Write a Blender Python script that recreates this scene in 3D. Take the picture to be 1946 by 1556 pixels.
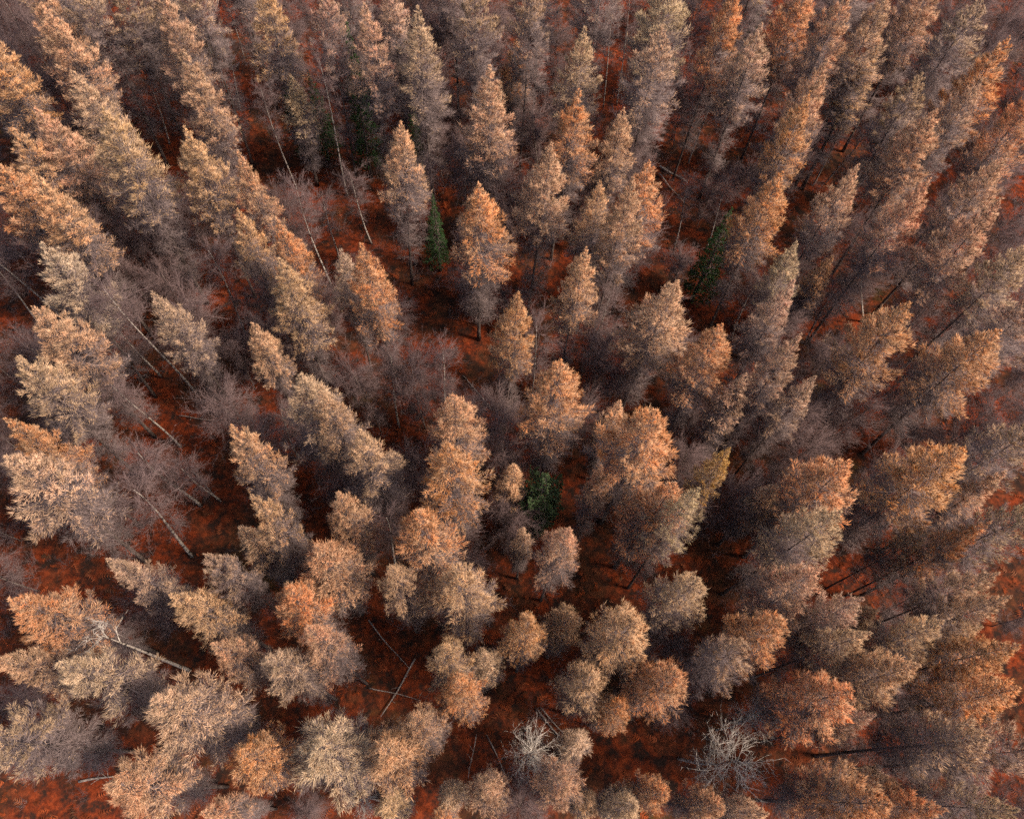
import bpy, math, random
import numpy as np
from mathutils import Matrix, Vector, Quaternion

S = bpy.context.scene
for _o in list(bpy.data.objects):
    bpy.data.objects.remove(_o)
C = S.collection
PI = math.pi

# ------------------------------------------------------------------ camera
IW, IH, FPX = 1946.0, 1556.0, 1550.0          # photograph size and focal length in its pixels
CAM_H = 60.0                                  # drone height above the forest floor
NADIR = (915.0, 1500.0)                       # where the plumb line leaves the picture
_n = Vector(((NADIR[0] - IW / 2) / FPX, -(NADIR[1] - IH / 2) / FPX, -1)).normalized()
_zc = -_n                                     # world axes written in camera coordinates
_fw = Vector((0, 0, -1)); _yc = (_fw - _n * _fw.dot(_n)).normalized(); _xc = _yc.cross(_zc)
RW = Matrix((_xc, _yc, _zc))                  # camera -> world
cam_d = bpy.data.cameras.new('drone_camera'); cam = bpy.data.objects.new('drone_camera', cam_d); C.objects.link(cam)
cam.matrix_world = Matrix.Translation((0, 0, CAM_H)) @ RW.to_4x4()
cam_d.sensor_fit = 'HORIZONTAL'; cam_d.sensor_width = 36.0; cam_d.lens = 36.0 * FPX / IW
cam_d.clip_start = 0.5; cam_d.clip_end = 3000
S.camera = cam

# ------------------------------------------------------------------ sky, sun, exposure
SUN_AZ, SUN_EL = math.radians(100), math.radians(52)      # azimuth from +Y towards +X
W = bpy.data.worlds.new('World'); S.world = W; W.use_nodes = True
nt = W.node_tree; bg = nt.nodes['Background']
sky = nt.nodes.new('ShaderNodeTexSky'); sky.sky_type = 'NISHITA'; sky.sun_disc = False
sky.sun_elevation = SUN_EL; sky.sun_rotation = SUN_AZ; sky.air_density = 1.0; sky.dust_density = 3.0
nt.links.new(sky.outputs[0], bg.inputs[0]); bg.inputs[1].default_value = 0.105
sl = bpy.data.lights.new('sun', 'SUN'); sl.energy = 3.4; sl.angle = math.radians(12); sl.color = (1.0, 0.86, 0.72)
sun = bpy.data.objects.new('sun', sl); C.objects.link(sun)
sd = Vector((math.sin(SUN_AZ) * math.cos(SUN_EL), math.cos(SUN_AZ) * math.cos(SUN_EL), math.sin(SUN_EL)))
sun.rotation_euler = sd.to_track_quat('Z', 'Y').to_euler(); sun.location = sd * 150
S.view_settings.view_transform = 'Standard'; S.view_settings.look = 'None'
S.view_settings.exposure = 1.18; S.view_settings.gamma = 1.0; S.view_settings.use_curve_mapping = False
S.cycles.max_bounces = 4; S.cycles.diffuse_bounces = 2; S.cycles.transmission_bounces = 2; S.cycles.debug_use_spatial_splits = True; S.cycles.use_denoising = False; S.render.filter_size = 1.25; S.cycles.glossy_bounces = 1
W.cycles.sampling_method = 'NONE'; S.cycles.use_light_tree = False; S.cycles.adaptive_threshold = 0.02

# ------------------------------------------------------------------ helpers: pixels and places
def ray(px, py):
    return (RW @ Vector(((px - IW / 2) / FPX, -(py - IH / 2) / FPX, -1))).normalized()
def at(px, py, z):
    d = ray(px, py); k = (z - CAM_H) / d.z
    return Vector((d.x * k, d.y * k, z))
def pix(p):
    q = RW.transposed() @ (Vector(p) - Vector((0, 0, CAM_H)))
    return (IW / 2 + FPX * q.x / -q.z, IH / 2 - FPX * q.y / -q.z, -q.z)

# ------------------------------------------------------------------ materials
def new_mat(name):
    m = bpy.data.materials.new(name); m.use_nodes = True
    t = m.node_tree; t.nodes.clear()
    out = t.nodes.new('ShaderNodeOutputMaterial')
    return m, t, out
def leaf_mat(name, alt, transl):
    """needles and fronds: the tree's own colour, varied leaf by leaf towards ALT, with light shining through"""
    m, t, out = new_mat(name); N = t.nodes.new; L = t.links.new
    oi = N('ShaderNodeObjectInfo'); at_ = N('ShaderNodeAttribute'); at_.attribute_name = 'tone'
    ah = N('ShaderNodeAttribute'); ah.attribute_name = 'hue'
    mx = N('ShaderNodeMix'); mx.data_type = 'RGBA'; L(ah.outputs['Fac'], mx.inputs[0]); L(oi.outputs['Color'], mx.inputs[6]); mx.inputs[7].default_value = (*alt, 1)
    ml = N('ShaderNodeMix'); ml.data_type = 'RGBA'; ml.blend_type = 'MULTIPLY'; ml.inputs[0].default_value = 1
    L(mx.outputs[2], ml.inputs[6]); L(at_.outputs['Fac'], ml.inputs[7])
    d = N('ShaderNodeBsdfDiffuse'); tr = N('ShaderNodeBsdfTranslucent'); ms = N('ShaderNodeMixShader'); ms.inputs[0].default_value = transl
    L(ml.outputs[2], d.inputs[0]); L(ml.outputs[2], tr.inputs[0]); L(d.outputs[0], ms.inputs[1]); L(tr.outputs[0], ms.inputs[2])
    L(ms.outputs[0], out.inputs[0]); return m
def bark_mat(name, a, b, scale=6.0):
    m, t, out = new_mat(name); N = t.nodes.new; L = t.links.new
    tc = N('ShaderNodeTexCoord'); mp = N('ShaderNodeMapping'); mp.inputs['Scale'].default_value = (scale, scale, scale * .35)
    no = N('ShaderNodeTexNoise'); no.inputs['Scale'].default_value = 1; no.inputs['Detail'].default_value = 3
    cr = N('ShaderNodeValToRGB'); cr.color_ramp.elements[0].position = .35; cr.color_ramp.elements[1].position = .65
    cr.color_ramp.elements[0].color = (*a, 1); cr.color_ramp.elements[1].color = (*b, 1)
    L(tc.outputs['Object'], mp.inputs[0]); L(mp.outputs[0], no.inputs[0]); L(no.outputs[0], cr.inputs[0])
    d = N('ShaderNodeBsdfDiffuse'); L(cr.outputs[0], d.inputs[0]); L(d.outputs[0], out.inputs[0]); return m
def birch_mat(name):
    """white papery bark with dark crossways scars"""
    m, t, out = new_mat(name); N = t.nodes.new; L = t.links.new
    tc = N('ShaderNodeTexCoord'); mp = N('ShaderNodeMapping'); mp.inputs['Scale'].default_value = (3, 3, 7)
    no = N('ShaderNodeTexNoise'); no.inputs['Scale'].default_value = 1; no.inputs['Detail'].default_value = 4
    cr = N('ShaderNodeValToRGB'); e = cr.color_ramp.elements
    e[0].position = .40; e[0].color = (.035, .03, .028, 1); e[1].position = .50; e[1].color = (.42, .355, .30, 1)
    L(tc.outputs['Object'], mp.inputs[0]); L(mp.outputs[0], no.inputs[0]); L(no.outputs[0], cr.inputs[0])
    d = N('ShaderNodeBsdfDiffuse'); L(cr.outputs[0], d.inputs[0]); L(d.outputs[0], out.inputs[0]); return m
def twig_mat(name, col):
    m, t, out = new_mat(name); N = t.nodes.new; L = t.links.new
    at_ = N('ShaderNodeAttribute'); at_.attribute_name = 'tone'
    ml = N('ShaderNodeMix'); ml.data_type = 'RGBA'; ml.blend_type = 'MULTIPLY'; ml.inputs[0].default_value = 1
    ml.inputs[6].default_value = (*col, 1); L(at_.outputs['Fac'], ml.inputs[7])
    d = N('ShaderNodeBsdfDiffuse'); L(ml.outputs[2], d.inputs[0]); L(d.outputs[0], out.inputs[0]); return m
def floor_mat():
    m, t, out = new_mat('leaf_litter'); N = t.nodes.new; L = t.links.new
    tc = N('ShaderNodeTexCoord')
    def noise(s, det, r=.6):
        n = N('ShaderNodeTexNoise'); n.inputs['Scale'].default_value = s; n.inputs['Detail'].default_value = det; n.inputs['Roughness'].default_value = r
        L(tc.outputs['Object'], n.inputs[0]); return n
    n1, n2, n3 = noise(.22, 5), noise(2.2, 6, .7), noise(.13, 4)
    c1 = N('ShaderNodeValToRGB'); e = c1.color_ramp.elements
    e[0].position = .30; e[0].color = (.016, .007, .005, 1); e[1].position = .66; e[1].color = (.20, .037, .012, 1)
    k = c1.color_ramp.elements.new(.48); k.color = (.11, .021, .008, 1)
    L(n2.outputs[0], c1.inputs[0])
    c2 = N('ShaderNodeValToRGB'); e = c2.color_ramp.elements
    e[0].position = .38; e[0].color = (.03, .017, .010, 1); e[1].position = .62; e[1].color = (.10, .032, .015, 1)
    L(n2.outputs[0], c2.inputs[0])
    mx = N('ShaderNodeMix'); mx.data_type = 'RGBA'; r1 = N('ShaderNodeMapRange'); r1.inputs[1].default_value = .45; r1.inputs[2].default_value = .6
    L(n1.outputs[0], r1.inputs[0]); L(r1.outputs[0], mx.inputs[0]); L(c1.outputs[0], mx.inputs[6]); L(c2.outputs[0], mx.inputs[7])
    mo = N('ShaderNodeMix'); mo.data_type = 'RGBA'; r2 = N('ShaderNodeMapRange'); r2.inputs[1].default_value = .60; r2.inputs[2].default_value = .72
    L(n3.outputs[0], r2.inputs[0]); L(r2.outputs[0], mo.inputs[0]); L(mx.outputs[2], mo.inputs[6]); mo.inputs[7].default_value = (.045, .040, .014, 1)
    n4 = noise(.9, 5, .7); r4 = N('ShaderNodeMapRange'); r4.inputs[1].default_value = .38; r4.inputs[2].default_value = .56; L(n4.outputs[0], r4.inputs[0])
    ms = N('ShaderNodeMix'); ms.data_type = 'RGBA'; L(r4.outputs[0], ms.inputs[0]); ms.inputs[6].default_value = (.022, .013, .010, 1); L(mo.outputs[2], ms.inputs[7])
    d = N('ShaderNodeBsdfDiffuse'); L(ms.outputs[2], d.inputs[0])
    bp = N('ShaderNodeBump'); bp.inputs['Strength'].default_value = .8; bp.inputs['Distance'].default_value = .15; L(n2.outputs[0], bp.inputs['Height']); L(bp.outputs[0], d.inputs['Normal'])
    L(d.outputs[0], out.inputs[0]); return m

M_NEEDLE = leaf_mat('larch_needles', (.60, .41, .26), .25)
M_GREEN = leaf_mat('evergreen_needles', (.05, .09, .035), .15)
M_FROND = leaf_mat('dead_fronds', (.10, .050, .028), .25)
M_LBARK = bark_mat('larch_bark', (.055, .042, .038), (.16, .12, .10))
M_LTWIG = twig_mat('larch_twigs', (.175, .130, .120))
M_BTWIG = twig_mat('birch_twigs', (.135, .092, .086))
M_WTWIG = twig_mat('pale_dead_twigs', (.44, .385, .33))
M_BIRCH = birch_mat('birch_bark')
M_GREYB = bark_mat('grey_bark', (.10, .08, .07), (.30, .24, .20), 9)
M_FLOOR = floor_mat()

# ------------------------------------------------------------------ mesh helpers (numpy)
def norm(v): return v / np.maximum(np.linalg.norm(v, axis=-1, keepdims=True), 1e-9)
def frames(d):
    a = np.where(np.abs(d[:, 2:3]) < .9, np.array([[0, 0, 1.]]), np.array([[1., 0, 0]]))
    u = norm(np.cross(d, a)); return u, np.cross(d, u)
class Geo:
    def __init__(s): s.v = []; s.f = []; s.t = []; s.h = []; s.n = 0
    def add(s, v, f, tone, hue):
        s.v.append(v); s.f.append(f + s.n); s.t.append(tone); s.h.append(hue); s.n += len(v)
    def spindles(s, P, Q, w, tone, hue, bend, rng):
        """needle-clad shoots: a slim three-sided body with two points, a little bent"""
        P = np.asarray(P); Q = np.asarray(Q); n = len(P)
        if n == 0: return
        d = Q - P; L = np.linalg.norm(d, axis=1, keepdims=True); d = d / np.maximum(L, 1e-9); u, v = frames(d)
        mid = P + (Q - P) * rng.uniform(.3, .6, (n, 1)) + np.array([[0, 0, -1]]) * L * bend
        ph = rng.uniform(0, 2 * PI, (n, 1)); w = np.asarray(w).reshape(-1, 1)
        r = [mid + w * (u * np.cos(ph + k * 2 * PI / 3) + v * np.sin(ph + k * 2 * PI / 3)) for k in range(3)]
        V = np.stack([P, r[0], r[1], r[2], Q], 1).reshape(-1, 3)
        F = np.array([[0, 1, 2], [0, 2, 3], [0, 3, 1], [4, 2, 1], [4, 3, 2], [4, 1, 3]])
        s.add(V, (F[None] + (np.arange(n) * 5)[:, None, None]).reshape(-1, 3), np.repeat(tone, 5), np.repeat(hue, 5))
    def cones(s, P, Q, w, tone):
        """bare twigs: three sides running to a point"""
        P = np.asarray(P); Q = np.asarray(Q); n = len(P)
        if n == 0: return
        d = norm(Q - P); u, v = frames(d); w = np.asarray(w).reshape(-1, 1)
        r = [P + w * (u * math.cos(k * 2 * PI / 3) + v * math.sin(k * 2 * PI / 3)) for k in range(3)]
        V = np.stack([r[0], r[1], r[2], Q], 1).reshape(-1, 3)
        F = np.array([[0, 1, 3], [1, 2, 3], [2, 0, 3]])
        s.add(V, (F[None] + (np.arange(n) * 4)[:, None, None]).reshape(-1, 3), np.repeat(tone, 4), np.zeros(n * 4))
    def tube(s, pts, rad, sides, tone=1.0):
        pts = np.asarray(pts, float); n = len(pts); d = norm(np.gradient(pts, axis=0)); u, v = frames(d)
        a = np.arange(sides) * 2 * PI / sides; rad = np.asarray(rad).reshape(-1, 1, 1)
        V = (pts[:, None] + rad * (u[:, None] * np.cos(a)[None, :, None] + v[:, None] * np.sin(a)[None, :, None])).reshape(-1, 3)
        F = []
        for i in range(n - 1):
            for j in range(sides):
                a0, b0 = i * sides + j, i * sides + (j + 1) % sides
                F += [[a0, b0, b0 + sides], [a0, b0 + sides, a0 + sides]]
        for j in range(1, sides - 1):
            F += [[0, j + 1, j], [(n - 1) * sides, (n - 1) * sides + j, (n - 1) * sides + j + 1]]
        s.add(V, np.array(F), np.full(len(V), tone), np.zeros(len(V)))
    def mesh(s, name, mat, smooth=False, more=None, more_mat=None):
        k0 = sum(len(f) for f in s.f)
        if more is not None:
            for v, f, t, h in zip(more.v, more.f, more.t, more.h): s.v.append(v); s.f.append(f + s.n); s.t.append(t); s.h.append(h)
            s.n += more.n
        me = bpy.data.meshes.new(name)
        V = np.concatenate(s.v).astype(np.float32); F = np.concatenate(s.f).astype(np.int32)
        me.vertices.add(len(V)); me.vertices.foreach_set('co', V.ravel())
        me.loops.add(len(F) * 3); me.loops.foreach_set('vertex_index', F.ravel())
        me.polygons.add(len(F)); me.polygons.foreach_set('loop_start', np.arange(len(F), dtype=np.int32) * 3)
        if smooth: me.polygons.foreach_set('use_smooth', np.ones(len(F), bool))
        for nm, arr in (('tone', s.t), ('hue', s.h)):
            at_ = me.attributes.new(nm, 'FLOAT', 'POINT'); at_.data.foreach_set('value', np.concatenate(arr).astype(np.float32))
        me.materials.append(mat)
        if more is not None:
            me.materials.append(more_mat); mi = np.zeros(len(F), np.int32); mi[k0:] = 1; me.polygons.foreach_set('material_index', mi)
        me.update(calc_edges=True); return me

def trunk_geo(rng, H, r0, r1, wob, n=12, sides=8):
    z = np.linspace(0, H, n); ph = rng.uniform(0, 2 * PI, 2)
    x = wob * (np.sin(z / H * 3.0 + ph[0]) - math.sin(ph[0])) ; y = wob * (np.sin(z / H * 2.6 + ph[1]) - math.sin(ph[1]))
    pts = np.stack([x, y, z], 1); rad = r1 + (r0 - r1) * (1 - z / H) ** .9; rad[0] *= 1.25
    pts[0, 2] = -.25
    return pts, rad
def along(pts, z):
    return np.array([np.interp(z, pts[:, 2], pts[:, 0]), np.interp(z, pts[:, 2], pts[:, 1]), z])
def turn(d, az, el):
    """direction from azimuth and elevation arrays"""
    return np.stack([np.cos(az) * np.cos(el), np.sin(az) * np.cos(el), np.sin(el)], -1)

def conifer(seed, H=20., R=2.4, zb=.55, nb=150, clad=.75, spire=.55, width=.0125, step=.055, droop=14, tuft=6, shoot=(.22, .52), dead=80, low=0.0, patch=.24, rise=1.0):
    """one larch (or spruce): trunk, then a crown of bare limbs and twigs with needle-clad shoots"""
    rng = np.random.default_rng(seed)
    tp, tr = trunk_geo(rng, H, .15, .006, .12); tr = tr * np.where(tp[:, 2] > H * .6, .8, 1)
    gt, gl, gn = Geo(), Geo(), Geo(); gt.tube(tp, tr, 8)
    NP, NQ, NW, NT, NH = [], [], [], [], []; TP, TQ, TW, TT = [], [], [], []
    ts = 1 - ((np.arange(nb) + rng.uniform(0, 1, nb)) / nb) ** .92
    lop = rng.uniform(0, .22); lop_az = rng.uniform(0, 2 * PI)       # a crown heavier on one side
    lump = rng.uniform(-1, 1, (14, 9))                         # uneven outline: longer and shorter sides by height
    for i, t in enumerate(ts):
        s = 1 - t; az = i * 2.39996 + rng.normal(0, .35)
        L = R * min(1., (s / spire) ** .88) * (1 - .22 * max(0., (s - .85) / .15)) * (1 + lop * math.cos(az - lop_az)) * (1 + .13 * lump[int(t * 13.99), int((az % (2 * PI)) / (2 * PI) * 8.99)]) * rng.uniform(.80, 1.06) + .06; tip = .40 + .60 * min(1., s / .38)
        e0 = math.radians(-16 + 64 * rise * t ** 1.5 + rng.normal(0, 7)); up = math.radians(rng.uniform(22, 66))
        u = np.linspace(0, 1, 7); el = e0 - math.radians(droop) * np.sin(PI * u) * s + up * u ** 2; aw = az + rng.normal(0, .25) * u
        dd = turn(None, aw, el); pts = along(tp, H * (zb + (1 - zb) * t) - .05)[None] + np.concatenate([np.zeros((1, 3)), np.cumsum((dd[1:] + dd[:-1]) / 2 * L / 6, 0)])
        gl.tube(pts, np.linspace(.007 + .009 * L, .004, 7), 3, rng.uniform(.8, 1.3))
        bn = rng.normal(0, patch); bt = rng.normal(0, .15); bh = rng.uniform(0, .85)
        m = max(5, int(L / step)); uu = np.sort(rng.uniform(.10 if s < .5 else .2, 1.0, m))
        B = np.stack([np.interp(uu, u, pts[:, k]) for k in range(3)], 1); be = np.interp(uu, u, el); ba = np.interp(uu, u, aw)
        side = np.where(np.arange(m) % 2 == 0, 1, -1) * np.radians(rng.uniform(26, 72, m))
        e2 = be + np.radians(rng.normal(6, 22, m)); l2 = (.13 + .42 * (1 - uu)) * min(1.2, .40 + L / 2.2) * rng.uniform(.6, 1.3, m) * tip
        D = turn(None, ba + side, e2); E = B + D * l2[:, None]
        pn = clad + .60 * (uu - .62) + 1.9 * (t - .46) + bn + low
        TP.append(B); TQ.append(E); TW.append(np.full(m, .0075)); TT.append(rng.uniform(.7, 1.35, m))
        for k in range(tuft + 1):
            f = rng.uniform(.25, 1.0, m) if k else np.full(m, .5)
            P = B + D * (l2 * f)[:, None]
            if k == 0: Q = B + D * (l2 * 1.25)[:, None] + np.array([[0, 0, .05]])
            else:
                q = norm(D * 1.0 + dd[-1][None] * .35 + rng.normal(0, .36, (m, 3)) + np.array([[0, 0, .26]])); Q = P + q * rng.uniform(*shoot, (m, 1)) * tip
            c = rng.uniform(0, 1, m) < pn
            NP.append(P[c]); NQ.append(Q[c]); NW.append(width * rng.uniform(.7, 1.25, c.sum())); NT.append(np.clip(1 + bt + rng.normal(0, .18, c.sum()), .45, 1.6)); NH.append(np.clip(bh * .6 + rng.uniform(0, .45, c.sum()), 0, 1))
            n = ~c; TP.append(P[n]); TQ.append(Q[n]); TW.append(np.full(n.sum(), .0068)); TT.append(rng.uniform(.7, 1.35, n.sum()))
        k = int(L * 8); f = rng.uniform(.35, 1, k); P = np.stack([np.interp(f, u, pts[:, j]) for j in range(3)], 1)
        Q = P + norm(turn(None, np.interp(f, u, aw) + rng.normal(0, .5, k), np.interp(f, u, el) + rng.normal(.3, .5, k))) * rng.uniform(.12, .3, (k, 1)) * tip
        c = rng.uniform(0, 1, k) < clad + 1.4 * (t - .46) + bn + low
        NP.append(P[c]); NQ.append(Q[c]); NW.append(np.full(c.sum(), width)); NT.append(np.clip(1 + bt + rng.normal(0, .15, c.sum()), .45, 1.6)); NH.append(np.clip(bh + rng.uniform(-.2, .3, c.sum()), 0, 1))
    # dead, drooping lower boughs with a haze of fine grey twigs
    for i in range(dead):
        z = H * rng.uniform(.20, zb + .10); az = rng.uniform(0, 2 * PI); L = R * rng.uniform(.35, .85) * (.45 + .55 * z / (H * zb))
        u = np.linspace(0, 1, 5); el = np.radians(rng.uniform(-28, 5) + 28 * u); dd = turn(None, np.full(5, az) + rng.normal(0, .3) * u, el)
        pts = along(tp, z)[None] + np.concatenate([np.zeros((1, 3)), np.cumsum(dd[1:] * L / 4, 0)])
        gl.tube(pts, np.linspace(.016, .003, 5), 3, rng.uniform(.8, 1.25))
        m = 30; f = rng.uniform(.1, 1, m); P = np.stack([np.interp(f, u, pts[:, j]) for j in range(3)], 1)
        Q = P + turn(None, az + np.where(np.arange(m) % 2, 1, -1) * rng.uniform(.4, 1.2, m), rng.normal(.1, .4, m)) * rng.uniform(.25, .8, (m, 1))
        TP.append(P); TQ.append(Q); TW.append(np.full(m, .0072)); TT.append(rng.uniform(.7, 1.3, m))
        for k in range(3):
            P2 = P + (Q - P) * rng.uniform(.3, .95, (m, 1)); TP.append(P2); TQ.append(P2 + norm(rng.normal(0, .8, (m, 3)) + norm(Q - P)) * rng.uniform(.12, .4, (m, 1))); TW.append(np.full(m, .006)); TT.append(rng.uniform(.7, 1.3, m))
    cc = np.concatenate
    gn.spindles(cc(NP), cc(NQ), cc(NW), cc(NT), cc(NH), .06, rng)
    gl.cones(cc(TP), cc(TQ), cc(TW), cc(TT))
    return gt, gn, gl

def bare_tree(seed, H=13., R=1.7, zb=.42, nb=46, tw=.0065, r0=.105, order=22, wob=.35, spread=(20, 62), lim=.016):
    """one leafless broadleaf: trunk, limbs and a cloud of thin twigs"""
    rng = np.random.default_rng(seed); tp, tr = trunk_geo(rng, H, r0, .012, wob)
    gt, gl = Geo(), Geo(); gt.tube(tp, tr, 7)
    TP, TQ, TW, TT = [], [], [], []
    for i in range(nb):
        t = rng.uniform(0, 1) ** .85; z = H * (zb + (1 - zb) * t) - .1; az = i * 2.39996 + rng.normal(0, .4)
        L = R * (math.sin(PI * min(1, .25 + .75 * (1 - t))) * .65 + .45) * rng.uniform(.7, 1.2)
        e = math.radians(rng.uniform(*spread)); u = np.linspace(0, 1, 6); el = e + np.radians(rng.normal(0, 14)) * u - .25 * u ** 2; aw = az + rng.normal(0, .4) * u
        dd = turn(None, aw, el); pts = along(tp, z)[None] + np.concatenate([np.zeros((1, 3)), np.cumsum(dd[1:] * L / 5, 0)])
        gl.tube(pts, np.linspace(lim * (.7 + .5 * (1 - t)), .004, 6), 3, rng.uniform(.8, 1.3))
        m = order; f = rng.uniform(.15, 1, m); P = np.stack([np.interp(f, u, pts[:, j]) for j in range(3)], 1)
        a2 = np.interp(f, u, aw) + rng.normal(0, .75, m); e2 = np.interp(f, u, el) + rng.normal(0, .5, m)
        D = turn(None, a2, e2); l = rng.uniform(.3, .95, m) * (.5 + .35 * L)
        Q = P + D * l[:, None]; TP.append(P); TQ.append(Q); TW.append(np.full(m, tw * 1.15)); TT.append(rng.uniform(.75, 1.3, m))
        for k in range(4):
            P2 = P + D * (l * rng.uniform(.2, .95, m))[:, None]; Q2 = P2 + norm(D + rng.normal(0, .55, (m, 3))) * rng.uniform(.15, .5, (m, 1))
            TP.append(P2); TQ.append(Q2); TW.append(np.full(m, tw * .85)); TT.append(rng.uniform(.75, 1.3, m))
    cc = np.concatenate; gl.cones(cc(TP), cc(TQ), cc(TW), cc(TT)); return gt, gl

# ------------------------------------------------------------------ labels: which one it is
ZC = ['far left', 'left', 'centre left', 'centre right', 'right', 'far right']; ZR = ['top edge', 'upper part', 'middle', 'lower part', 'bottom edge']
ORD = ['', 'second', 'third', 'fourth', 'fifth', 'sixth', 'seventh', 'eighth', 'ninth', 'tenth', 'eleventh', 'twelfth', 'thirteenth', 'fourteenth', 'fifteenth', 'sixteenth', 'seventeenth', 'eighteenth', 'nineteenth', 'twentieth'] + ['twenty-' + q for q in ('first', 'second', 'third', 'fourth', 'fifth', 'sixth', 'seventh', 'eighth', 'ninth')] + ['thirtieth', 'thirty-first', 'thirty-second', 'thirty-third', 'thirty-fourth', 'thirty-fifth', 'thirty-sixth', 'thirty-seventh', 'thirty-eighth', 'thirty-ninth', 'fortieth']
PENDING = []                                   # (object, description, point of its crown)
def label_later(o, text, p): PENDING.append((o, text, p))
def write_labels():
    by = {}
    for o, text, p in PENDING:
        x, y, _ = pix(p); c = min(5, max(0, int(x / IW * 6))); r = min(4, max(0, int(y / IH * 5)))
        by.setdefault((text, c, r), []).append((x, o))
    for (text, c, r), lst in by.items():
        lst.sort(key=lambda q: q[0])
        for i, (x, o) in enumerate(lst):
            if len(lst) == 1: w = ''
            elif i == 0: w = ', leftmost of its kind'
            elif i == len(lst) - 1: w = ', rightmost of its kind'
            else: w = ', %s such from the left' % ORD[min(i, 39)]
            o['label'] = '%s%s, %s, %s' % (text, w, ZR[r], ZC[c])

# ------------------------------------------------------------------ the setting: forest floor
def make_floor():
    n = 170; ext = 170.0
    g = np.linspace(-1, 1, n); g = np.sign(g) * np.abs(g) ** 1.6 * ext
    X, Y = np.meshgrid(g, g + 35); Z = .16 * np.sin(X * .37 + 1.1 * np.sin(Y * .21)) * np.cos(Y * .31) + .07 * np.sin(X * 1.3 + Y * .9) * np.sin(Y * 1.1 - X * .4)
    V = np.stack([X, Y, Z - .05], -1).reshape(-1, 3); i = np.arange(n - 1)[:, None] * n + np.arange(n - 1)[None]
    F = np.concatenate([np.stack([i, i + 1, i + n + 1], -1).reshape(-1, 3), np.stack([i, i + n + 1, i + n], -1).reshape(-1, 3)])
    G = Geo(); G.add(V, F, np.ones(len(V)), np.zeros(len(V)))
    o = bpy.data.objects.new('forest_floor', G.mesh('forest_floor', M_FLOOR, True)); o['kind'] = 'structure'; C.objects.link(o)
make_floor()

def make_bracken():
    """dead rust-brown bracken fronds lying over the floor: nobody could count them"""
    rng = np.random.default_rng(5); n = 15000
    X = rng.uniform(-62, 62, n); Y = rng.uniform(-8, 92, n)
    den = np.sin(X * .33 + 2 * np.sin(Y * .17)) * np.sin(Y * .29 + 1.3) + rng.normal(0, .5, n)
    k = den > -.35; X, Y = X[k], Y[k]; n = len(X)
    az = rng.uniform(0, 2 * PI, n); L = rng.uniform(.4, 1.05, n); e0 = rng.uniform(.25, .9, n)
    tn = np.clip(rng.normal(1, .22, n), .45, 1.6); hu = np.clip(rng.normal(.35, .28, n), 0, 1)
    P = np.stack([X, Y, rng.uniform(.0, .12, n)], 1); G = Geo()
    for j in range(7):
        f = (j + .5) / 7; e = e0 - 1.0 * f; d = turn(None, az, e); sp = P + d * (L * f)[:, None]
        for sgn in (-1, 1):
            q = turn(None, az + sgn * 1.15 + rng.normal(0, .15, n), e - .2 + rng.normal(0, .25, n))
            l = L * .40 * (1 - .75 * f) * rng.uniform(.7, 1.2, n); Q = sp + q * l[:, None]; wv = d * (L * .055)[:, None]
            V = np.stack([sp - wv, sp + wv, Q], 1).reshape(-1, 3)
            G.add(V, np.arange(n * 3).reshape(-1, 3), np.repeat(tn, 3), np.repeat(hu, 3))
    o = bpy.data.objects.new('bracken', G.mesh('bracken', M_FROND)); o['kind'] = 'stuff'; o['label'] = 'rust-red dead bracken covering the forest floor between the trees'; o['category'] = 'bracken'
    o.color = (.25, .052, .017, 1); C.objects.link(o)
make_bracken()

CLEAR = [(285,265,45),(400,900,100),(710,1265,85),(880,690,70),(1050,620,25),(1185,1450,50),(1395,1060,35),(955,1390,50),(1320,330,40),(1450,1470,60),(720,1330,40),(1085,950,30),(1340,560,40),(250,40,25),(200,1420,30),(260,1500,40),(1200,880,25)]
def in_clear(x, y): return any((x - a) ** 2 + (y - b) ** 2 < r * r for a, b, r in CLEAR)
def make_brush():
    """knee to shoulder high leafless brush between the trunks, too thick to count"""
    rng = np.random.default_rng(9); G = Geo(); P, Q, Wd, T = [], [], [], []
    for k in range(2600):
        x, y = rng.uniform(-60, 60), rng.uniform(-8, 90)
        if math.sin(x * .21 + 1.7 * math.sin(y * .13)) * math.sin(y * .19 + .8) + rng.normal(0, .45) < .55 - .024 * y: continue
        q = pix((x, y, 0))
        if in_clear(q[0], q[1]): continue
        n = 14; h = rng.uniform(.7, 2.6); a = rng.uniform(0, 2 * PI, n); d = turn(None, a, rng.uniform(.7, 1.45, n)); L = h * rng.uniform(.6, 1.1, (n, 1))
        b = np.tile([[x, y, 0.]], (n, 1)) + rng.normal(0, .16, (n, 3)) * [1, 1, 0]; e = b + d * L; tn = rng.uniform(.6, 1.3)
        P.append(b); Q.append(e); Wd.append(np.full(n, .011)); T.append(np.full(n, tn))
        for j in range(3):
            p2 = b + (e - b) * rng.uniform(.25, .95, (n, 1)); P.append(p2); Q.append(p2 + norm(d + rng.normal(0, .6, (n, 3))) * L * rng.uniform(.2, .45, (n, 1))); Wd.append(np.full(n, .0075)); T.append(np.full(n, tn))
    c = np.concatenate; G.cones(c(P), c(Q), c(Wd), c(T))
    o = bpy.data.objects.new('bare_brush', G.mesh('bare_brush', M_BTWIG)); o['kind'] = 'stuff'; o['label'] = 'low leafless grey-brown brush between the trunks'; o['category'] = 'brush'; C.objects.link(o)
make_brush()

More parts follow.
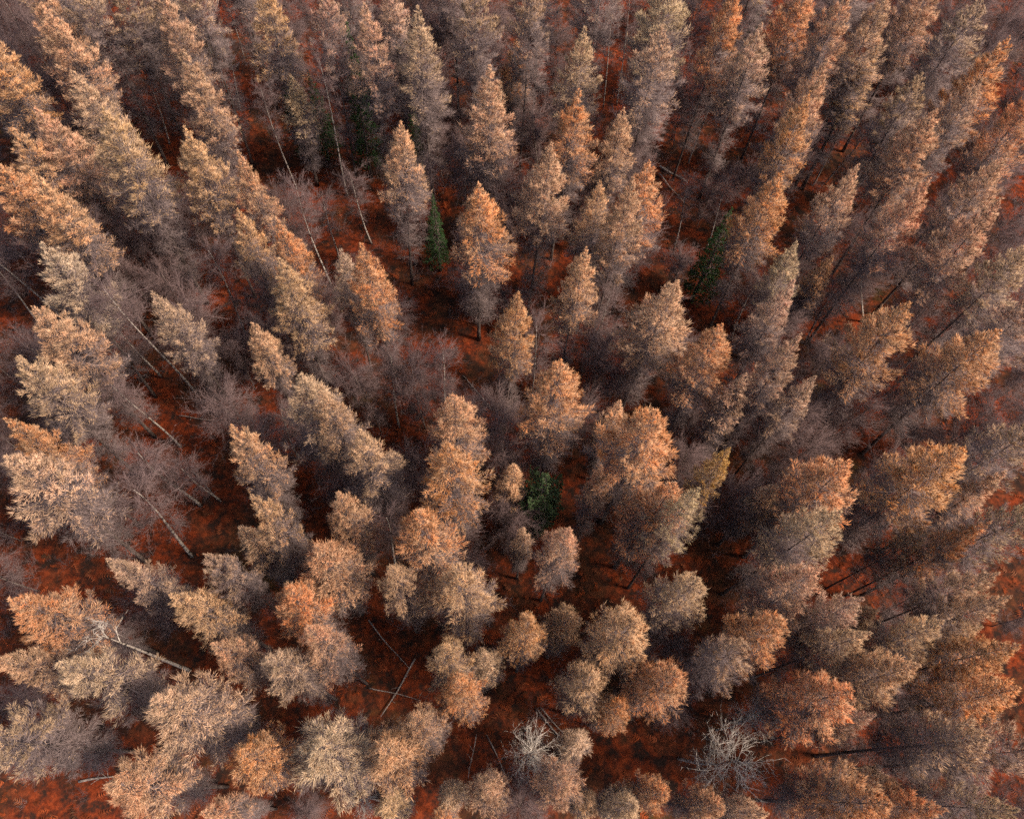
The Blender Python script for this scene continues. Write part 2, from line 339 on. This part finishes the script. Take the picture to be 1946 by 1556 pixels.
# ------------------------------------------------------------------ kinds of tree
def conif(name, geos, needle):
    t, n, l = geos
    return [('trunk', t.mesh(name + '_trunk', M_LBARK, True)), ('crown', n.mesh(name + '_crown', needle, False, l, M_LTWIG))]
def leafless(name, geos, bark, twig):
    return [('trunk', geos[0].mesh(name + '_trunk', bark, True)), ('crown', geos[1].mesh(name + '_crown', twig))]
LARCH = {'full': [conif('larch', conifer(100 + i, clad=.92, nb=100, spire=.70 + .06 * (i % 5)), M_NEEDLE) for i in range(6)],
         'airy': [conif('larch', conifer(200 + i, clad=.62, nb=92, width=.0112, shoot=(.22, .55), spire=.70 + .06 * (i % 5)), M_NEEDLE) for i in range(6)],
         'slim': [conif('larch', conifer(300 + i, clad=.78, nb=90, R=1.3, zb=.52, spire=.7), M_NEEDLE) for i in range(2)],
         'bare': [conif('larch', conifer(400 + i, clad=.22, nb=96, R=2.3), M_NEEDLE) for i in range(2)]}
SPRUCE = [conif('spruce', conifer(500 + i, H=14, R=1.6, zb=.12, nb=130, clad=1.5, spire=.95, width=.026, step=.085, droop=22, dead=0, low=.5, shoot=(.12, .26), tuft=4), M_GREEN) for i in range(2)]
PINE = [conif('pine', conifer(520, H=13, R=1.9, zb=.25, nb=110, clad=1.5, spire=.4, width=.034, step=.09, droop=4, tuft=6, shoot=(.16, .30), dead=4, low=.5), M_GREEN)]
BIRCH = [leafless('birch', bare_tree(600 + i, H=13, R=1.5 + .15 * i), M_BIRCH, M_BTWIG) for i in range(4)]
GBIRCH = [leafless('young_birch', bare_tree(640 + i, H=9, R=2.0, zb=.12, nb=64, r0=.05, order=30, wob=.2), M_GREYB, M_BTWIG) for i in range(4)]
DEAD = [leafless('dead_tree', bare_tree(680 + i, H=9, R=2.0, zb=.55, nb=30, tw=.0085, r0=.10, order=14, spread=(-8, 58), lim=.022), M_BIRCH, M_WTWIG) for i in range(2)]
print('UNIQUE TRIANGLES', sum(len(m.polygons) for m in bpy.data.meshes))

SNAG = leafless('snag', bare_tree(690, H=8, R=.9, zb=.66, nb=5, tw=.008, r0=.085, order=5, spread=(35, 75), lim=.022), M_BIRCH, M_WTWIG)
def place(name, protos, M, color, category, group):
    e = bpy.data.objects.new(name, None); e.empty_display_size = .3; C.objects.link(e); e.matrix_world = M
    e['category'] = category; e['group'] = group
    for nm, me in protos:
        o = bpy.data.objects.new(nm, me); o.parent = e; o.color = (*color, 1); C.objects.link(o)
    return e

COL = {'o': (.75, .28, .09), 'g': (.68, .365, .195), 'p': (.62, .405, .27), 'b': (.52, .31, .19), 'y': (.70, .35, .09)}
WORD = {'o': 'orange', 'g': 'golden tan', 'p': 'pale straw', 'b': 'thinly needled grey brown', 'y': 'amber yellow'}
# treetop x, y and crown width in the photograph's pixels, colour
TREES = [
 (40,-45,110,'g'),(-55,50,110,'o'),(85,5,100,'g'),(135,135,110,'p'),(190,215,130,'g'),(80,205,100,'g'),(28,255,110,'g'),(-10,300,100,'o'),(62,325,110,'g'),
 (352,98,95,'g'),(340,248,95,'g'),(463,292,75,'g'),(282,-50,90,'g'),(340,-70,90,'b'),(130,-60,100,'b'),(205,-45,80,'b'),(495,-45,100,'g'),
 (693,12,95,'g'),(742,-45,90,'p'),(795,15,110,'p'),(548,150,58,'p'),(742,238,100,'g'),(928,132,120,'g'),(977,70,58,'o'),
 (1104,51,92,'p'),(1090,160,98,'o'),(1184,206,76,'g'),(1033,282,100,'g'),(1275,-55,115,'p'),(1262,50,110,'b'),(1455,35,92,'p'),(1400,-45,80,'o'),
 (1243,304,100,'o'),(1205,330,80,'g'),(1154,345,84,'g'),(1612,-25,90,'g'),(1550,-40,90,'o'),(1557,108,95,'g'),(1545,175,80,'o'),(1666,92,62,'g'),
 (1705,-20,100,'g'),(1790,-45,95,'g'),(1860,-10,100,'b'),(1925,75,100,'o'),(1990,150,100,'o'),(1788,216,100,'g'),(1757,346,92,'g'),(1915,286,95,'g'),
 (1620,321,84,'p'),(1493,330,95,'o'),(1915,380,115,'g'),(1765,140,85,'b'),(1870,150,80,'b'),
 (62,472,110,'p'),(72,590,120,'g'),(16,677,115,'p'),(301,554,88,'p'),(443,399,72,'g'),(515,412,92,'o'),(530,490,112,'g'),(472,612,74,'g'),
 (647,475,76,'p'),(701,464,95,'o'),(908,362,122,'o'),(974,545,82,'o'),(566,715,125,'p'),(622,735,90,'g'),(872,746,110,'g'),(1112,462,84,'g'),
 (1270,535,125,'g'),(1381,615,105,'o'),(1075,690,125,'o'),(1419,720,62,'p'),(1245,766,150,'o'),(1168,769,52,'g'),(1577,490,52,'o'),(1525,466,78,'p'),
 (1515,540,92,'p'),(1520,640,80,'p'),(1547,714,74,'p'),(1747,582,120,'o'),(1909,623,125,'o'),(1985,560,110,'b'),(1962,450,100,'p'),
 (5,795,105,'o'),(-12,870,160,'p'),(443,815,92,'g'),(224,1054,96,'p'),(30,1125,150,'o'),(408,1055,80,'b'),(345,1120,125,'g'),(400,1225,104,'g'),(486,944,84,'g'),(457,1000,64,'g'),
 (690,812,112,'p'),(626,922,100,'g'),(596,1030,130,'g'),(855,856,125,'o'),(820,972,130,'o'),(970,888,58,'g'),(1150,893,72,'g'),(1000,998,40,'p'),
 (1074,994,98,'g'),(1268,912,130,'o'),(1326,935,95,'p'),(1397,852,66,'y'),(1476,919,56,'g'),(1324,1090,102,'p'),(888,1088,125,'g'),(742,1080,84,'g'),
 (532,1120,104,'o'),(585,1195,96,'g'),(510,1248,98,'p'),(1618,876,130,'o'),(1592,950,120,'p'),(1823,868,150,'o'),(1909,906,64,'g'),(1882,985,80,'o'),(1553,1092,104,'g'),
 (1626,1138,84,'p'),(1677,1162,56,'b'),(1909,1081,84,'p'),(1932,1135,80,'p'),(1772,1000,66,'g'),(1985,800,110,'b'),(1970,960,100,'b'),
 (115,1262,150,'p'),(-15,1235,110,'g'),(285,1340,178,'p'),(-30,1395,150,'b'),(445,1440,128,'o'),(195,1490,150,'g'),(372,1550,60,'g'),
 (598,1420,150,'p'),(735,1440,128,'g'),(798,1368,80,'g'),(882,1296,92,'o'),(848,1228,86,'g'),(925,1232,78,'p'),
 (1014,1168,80,'o'),(1080,1168,78,'g'),(1192,1165,118,'g'),(1298,1268,118,'o'),(1142,1290,98,'g'),(1190,1335,70,'o'),(1112,1410,52,'p'),(1082,1490,92,'g'),
 (1135,1530,48,'g'),(1275,1510,72,'o'),(1212,1535,60,'b'),(1385,1535,78,'g'),(1450,1545,60,'g'),(855,1505,50,'p'),(931,1520,82,'g'),(740,1535,54,'p'),(835,1565,50,'o'),
 (1492,1192,104,'o'),(1430,1225,90,'b'),(1642,1200,94,'p'),(1626,1311,125,'o'),(1661,1372,76,'p'),(1766,1268,112,'g'),(1815,1193,94,'p'),(1861,1187,48,'g'),
 (1955,1215,112,'o'),(1942,1309,130,'o'),(1860,1405,120,'b'),(1701,1530,130,'o'),(1712,1490,54,'p'),(1810,1545,95,'o'),(1990,1440,110,'b'),(1930,1530,100,'b'),
 (30,-150,100,'b'),(245,-140,95,'b'),(420,-150,95,'b'),(640,-120,90,'b'),(860,-120,95,'b'),(1040,-120,100,'b'),(1150,-130,95,'b'),(1480,-140,95,'b'),(1660,-130,100,'b'),(1010,-40,80,'b'),(905,-35,85,'b'),(600,-40,80,'b'),
]
rnd = random.Random(11); LARCH_XY = []
for (tx, ty, w, c) in TREES:
    h = rnd.uniform(18.6, 21.6) if w > 78 else rnd.uniform(15.5, 18.5) if w > 58 else rnd.uniform(11.5, 14)
    top = at(tx, ty, h); mid = Vector((top.x, top.y, h * .72)); R = w * pix(mid)[2] / FPX / 2 * (1.12 if ty < 1050 else 1.20 if tx > 480 else 1.02)
    LARCH_XY.append((top.x, top.y, R))
    fam = 'slim' if w < 66 else 'bare' if c == 'b' else 'full' if c in 'oy' or (c == 'g' and rnd.random() < .5) else 'airy'
    pr = rnd.choice(LARCH[fam]); r0 = {'full': 2.4, 'airy': 2.4, 'slim': 1.3, 'bare': 2.3}[fam]
    k = R / r0; M = Matrix.Translation((top.x, top.y, 0)) @ Matrix.Rotation(rnd.uniform(-.02, .02), 4, 'X') @ Matrix.Rotation(rnd.uniform(-.02, .02), 4, 'Y') @ Matrix.Rotation(rnd.uniform(0, 2 * PI), 4, 'Z') @ Matrix.Diagonal((k, k, h / 20., 1))
    j = [rnd.uniform(.88, 1.10), rnd.uniform(.92, 1.08), rnd.uniform(.85, 1.15)]; br = rnd.uniform(.88, 1.08)
    col = tuple(min(.8, a * b * br) for a, b in zip(COL[c], j))
    o = place('larch_tree', pr, M, col, 'larch', 'autumn larches of the plantation')
    size = 'broad ' if w >= 120 else 'slim ' if w < 66 else ''
    label_later(o, '%s%s larch' % (size, WORD[c]), (top.x, top.y, h * .85))

# ------------------------------------------------------------------ evergreens
for (tx, ty, h, w, pr, col, txt) in [
    (652, 40, 17, 78, SPRUCE[0], (.035, .07, .022), 'tall dark green spruce beside a golden larch'),
    (532, 105, 12, 62, SPRUCE[1], (.05, .09, .03), 'small green spruce under a larch crown'),
    (582, 128, 11, 62, SPRUCE[0], (.035, .065, .025), 'low dark green spruce next to a smaller one'),
    (825, 370, 10, 58, SPRUCE[1], (.03, .06, .02), 'young green spruce against a tan larch'),
    (1392, 388, 13, 84, SPRUCE[0], (.025, .050, .014), 'dark green spruce in a gap of red floor'),
    (1445, 10, 12, 66, SPRUCE[1], (.03, .055, .018), 'dark green spruce at the edge of the wood'),
    (780, 170, 11, 44, SPRUCE[1], (.03, .055, .018), 'dark spruce between two golden larches'),
    (1034, 908, 13, 92, PINE[0], (.10, .125, .06), 'round blue-green pine among orange larches')]:
    top = at(tx, ty, h); R = w * pix((top.x, top.y, h * .6))[2] / FPX / 2; H0, R0 = (13, 1.9) if pr is PINE[0] else (14, 1.6)
    M = Matrix.Translation((top.x, top.y, 0)) @ Matrix.Rotation(tx, 4, 'Z') @ Matrix.Diagonal((R / R0, R / R0, h / H0, 1))
    o = place('pine_tree' if pr is PINE[0] else 'spruce_tree', pr, M, col, 'pine' if pr is PINE[0] else 'spruce', 'scattered evergreens')
    LARCH_XY.append((top.x, top.y, R)); label_later(o, txt, (top.x, top.y, h * .8))

# ------------------------------------------------------------------ birches whose white stems show: foot and a point high on the stem
STEMS = [((323,275),(275,150)),((457,210),(412,45)),((420,165),(370,30)),((428,170),(380,25)),((465,113),(427,0)),((497,127),(455,0)),((635,120),(610,0)),((669,65),(655,0)),
 ((564,359),(512,200)),((660,373),(605,165)),((652,187),(612,87)),((1007,150),(1018,0)),((1126,105),(1140,0)),((1146,205),(1173,0)),((1172,200),(1188,40)),((1308,310),(1385,80)),
 ((1547,350),(1627,215)),((1569,348),(1600,300)),((120,605),(0,485)),((75,615),(0,535)),((373,514),(345,460)),((468,635),(398,515)),((370,743),(250,575)),((306,715),(255,645)),
 ((345,850),(250,745)),((631,545),(588,393)),((645,490),(632,430)),((707,465),(677,385)),((846,846),(826,670)),((759,811),(742,715)),((1105,705),(1135,600)),((1005,780),(1018,640)),
 ((1280,475),(1308,380)),((1388,645),(1440,565)),((1342,475),(1375,400)),((1640,610),(1645,560)),((382,960),(290,862)),((366,1057),(265,975)),((418,950),(365,895)),((754,1078),(718,1005)),
 ((570,870),(545,825)),((362,1274),(225,1216)),((1530,650),(1562,600))]
def axis_matrix(b, d, h, k, spin):
    q = Vector((0, 0, 1)).rotation_difference(d)
    return Matrix.Translation(b) @ q.to_matrix().to_4x4() @ Matrix.Rotation(spin, 4, 'Z') @ Matrix.Diagonal((k, k, h, 1))
for i, (b, t) in enumerate(STEMS):
    B = at(*b, 0.0); best = min((( at(*t, z) - B).to_2d().length / z, z) for z in np.linspace(4, 17, 60))
    T = at(*t, best[1]); d = (T - B).normalized()
    d = (d + Vector((0, 0, .02))).normalized(); h = max(9.0, min(15.5, best[1] * 1.22)); k = rnd.uniform(.7, 1.0) * (.7 if b[1] < 250 else 1)
    pr = BIRCH[i % 4]
    if b in ((382, 960), (366, 1057)): k = 1.25
    if b == (362, 1274): k, h, pr = 1.5, best[1] * 1.05, SNAG
    o = place('birch_tree', pr, axis_matrix(B, d, h / (8 if pr is SNAG else 13), k, rnd.uniform(0, 6.28)), (1, 1, 1), 'birch', 'white-stemmed birches')
    LARCH_XY.append((B.x, B.y, .8)); label_later(o, 'leafless birch with a white stem', B + d * h * .5)

# ------------------------------------------------------------------ pale dead trees seen from above
for (tx, ty, h, w, i, txt) in [(1009, 1436, 12, 100, 0, 'pale dead tree spreading like a star over red floor'), (1366, 1428, 12, 124, 1, 'broad pale dead tree with many long bare limbs'), (1432, 1368, 10, 80, 0, 'small pale dead tree beside a broader one'),
    (698, 1525, 8, 60, 1, 'small grey dead tree between straw larches')]:
    top = at(tx, ty, h * .85); R = w * pix(top)[2] / FPX / 2
    o = place('dead_tree', DEAD[i], Matrix.Translation((top.x, top.y, 0)) @ Matrix.Rotation(tx * .7, 4, 'Z') @ Matrix.Diagonal((R / 1.75, R / 1.75, h / 9, 1)), (1, 1, 1), 'dead tree', 'pale dead trees')
    LARCH_XY.append((top.x, top.y, R * .8)); label_later(o, txt, top)

# ------------------------------------------------------------------ fallen stems on the floor
def fallen(a, b, r, mat, txt, z=.16):
    A, B = at(*a, z), at(*b, z + .1); rr = random.Random(a[0]); n = 9; L = (B - A).length; sd_ = Vector((-(B - A).y, (B - A).x, 0)).normalized()
    pts = [A.lerp(B, i / (n - 1)) + sd_ * math.sin(i * .7 + a[0]) * L * .012 + Vector((0, 0, .03 * math.sin(i * 1.3))) for i in range(n)]
    G = Geo(); G.tube([tuple(p) for p in pts], np.linspace(r, r * .45, n), 7)
    for k in range(5):                                        # stubs of snapped branches
        f = rr.uniform(.3, .95); p = A.lerp(B, f); q = p + Vector((rr.uniform(-.5, .5), rr.uniform(-.5, .5), rr.uniform(.1, .5)))
        G.tube([tuple(p), tuple(p.lerp(q, .5) + Vector((0, 0, .05))), tuple(q)], [r * .3, r * .22, r * .1], 4)
    o = bpy.data.objects.new('fallen_trunk', G.mesh('fallen_trunk', mat, True)); C.objects.link(o); o['category'] = 'fallen trunk'; o['group'] = 'fallen trunks on the forest floor'
    label_later(o, txt, (A + B) / 2)
for a, b, r, mt, txt in [((790,1252),(724,1362),.07,M_GREYB,'straight grey fallen trunk on red floor'),((700,1178),(778,1272),.05,M_GREYB,'thin grey fallen pole on red floor'),((702,1306),(800,1330),.045,M_GREYB,'brown fallen stem with broken twigs'),
    ((1020,1348),(1086,1424),.07,M_GREYB,'brown fallen pole beside its twin'),((1026,1344),(1094,1416),.05,M_GREYB,'thinner brown fallen pole beside its twin'),((905,1394),(890,1478),.035,M_GREYB,'thin grey fallen stem on red floor'),
    ((924,1396),(995,1545),.04,M_GREYB,'long thin grey fallen stem'),((150,1484),(216,1474),.09,M_GREYB,'short pale grey fallen log'),((1254,316),(1306,346),.12,M_GREYB,'dark fallen trunk in a clearing'),
    ((1252,330),(1300,385),.06,M_GREYB,'thin dark fallen pole in a clearing'),((933,777),(884,716),.07,M_GREYB,'grey fallen branch on rusty floor'),((340,790),(415,800),.04,M_GREYB,'thin grey fallen stick on red floor'),((365,895),(420,952),.05,M_GREYB,'thin brown fallen pole near birch stem')]:
    fallen(a, b, r, mt, txt)

# ------------------------------------------------------------------ young leafless birches filling the gaps
spots = []
def seg_d(x, y, a, b):
    vx, vy = b[0] - a[0], b[1] - a[1]; k = max(0, min(1, ((x - a[0]) * vx + (y - a[1]) * vy) / (vx * vx + vy * vy)))
    return math.hypot(x - a[0] - k * vx, y - a[1] - k * vy)
for _ in range(9000):
    if len(spots) >= 290: break
    px, py = rnd.uniform(-60, IW + 60), (rnd.uniform(-260, 1050) if rnd.random() < .72 else rnd.uniform(1000, IH + 40) if rnd.random() < .2 else rnd.uniform(-200, 330)); g = at(px, py, 0)
    h = rnd.uniform(4.5, 11.5); cr = pix((g.x, g.y, h * .6))
    if in_clear(px, py) or in_clear(cr[0], cr[1]) or not (-30 < cr[0] < IW + 30 and -30 < cr[1] < IH + 30): continue
    if any((g.x - x) ** 2 + (g.y - y) ** 2 < (.55 * R + .5) ** 2 for x, y, R in LARCH_XY): continue
    if any(seg_d(q[0], q[1], b, t) < 24 for q in (cr, pix((g.x, g.y, h * .95)), (px, py)) for b, t in STEMS): continue
    if any((g - s).length < 1.6 for s, _h in spots): continue
    spots.append((g, h))
for i, (g, h) in enumerate(spots):
    k = rnd.uniform(.75, 1.1) * (.55 + .45 * h / 9)
    d = Vector((rnd.uniform(-.08, .08), rnd.uniform(-.08, .08), 1)).normalized()
    o = place('young_birch', GBIRCH[i % 4], axis_matrix(g, d, h / 9, k, rnd.uniform(0, 6.28)), (1, 1, 1), 'young birch', 'leafless mauve birches filling the gaps')
    label_later(o, 'leafless mauve grey young birch', g + d * h * .7)
write_labels()
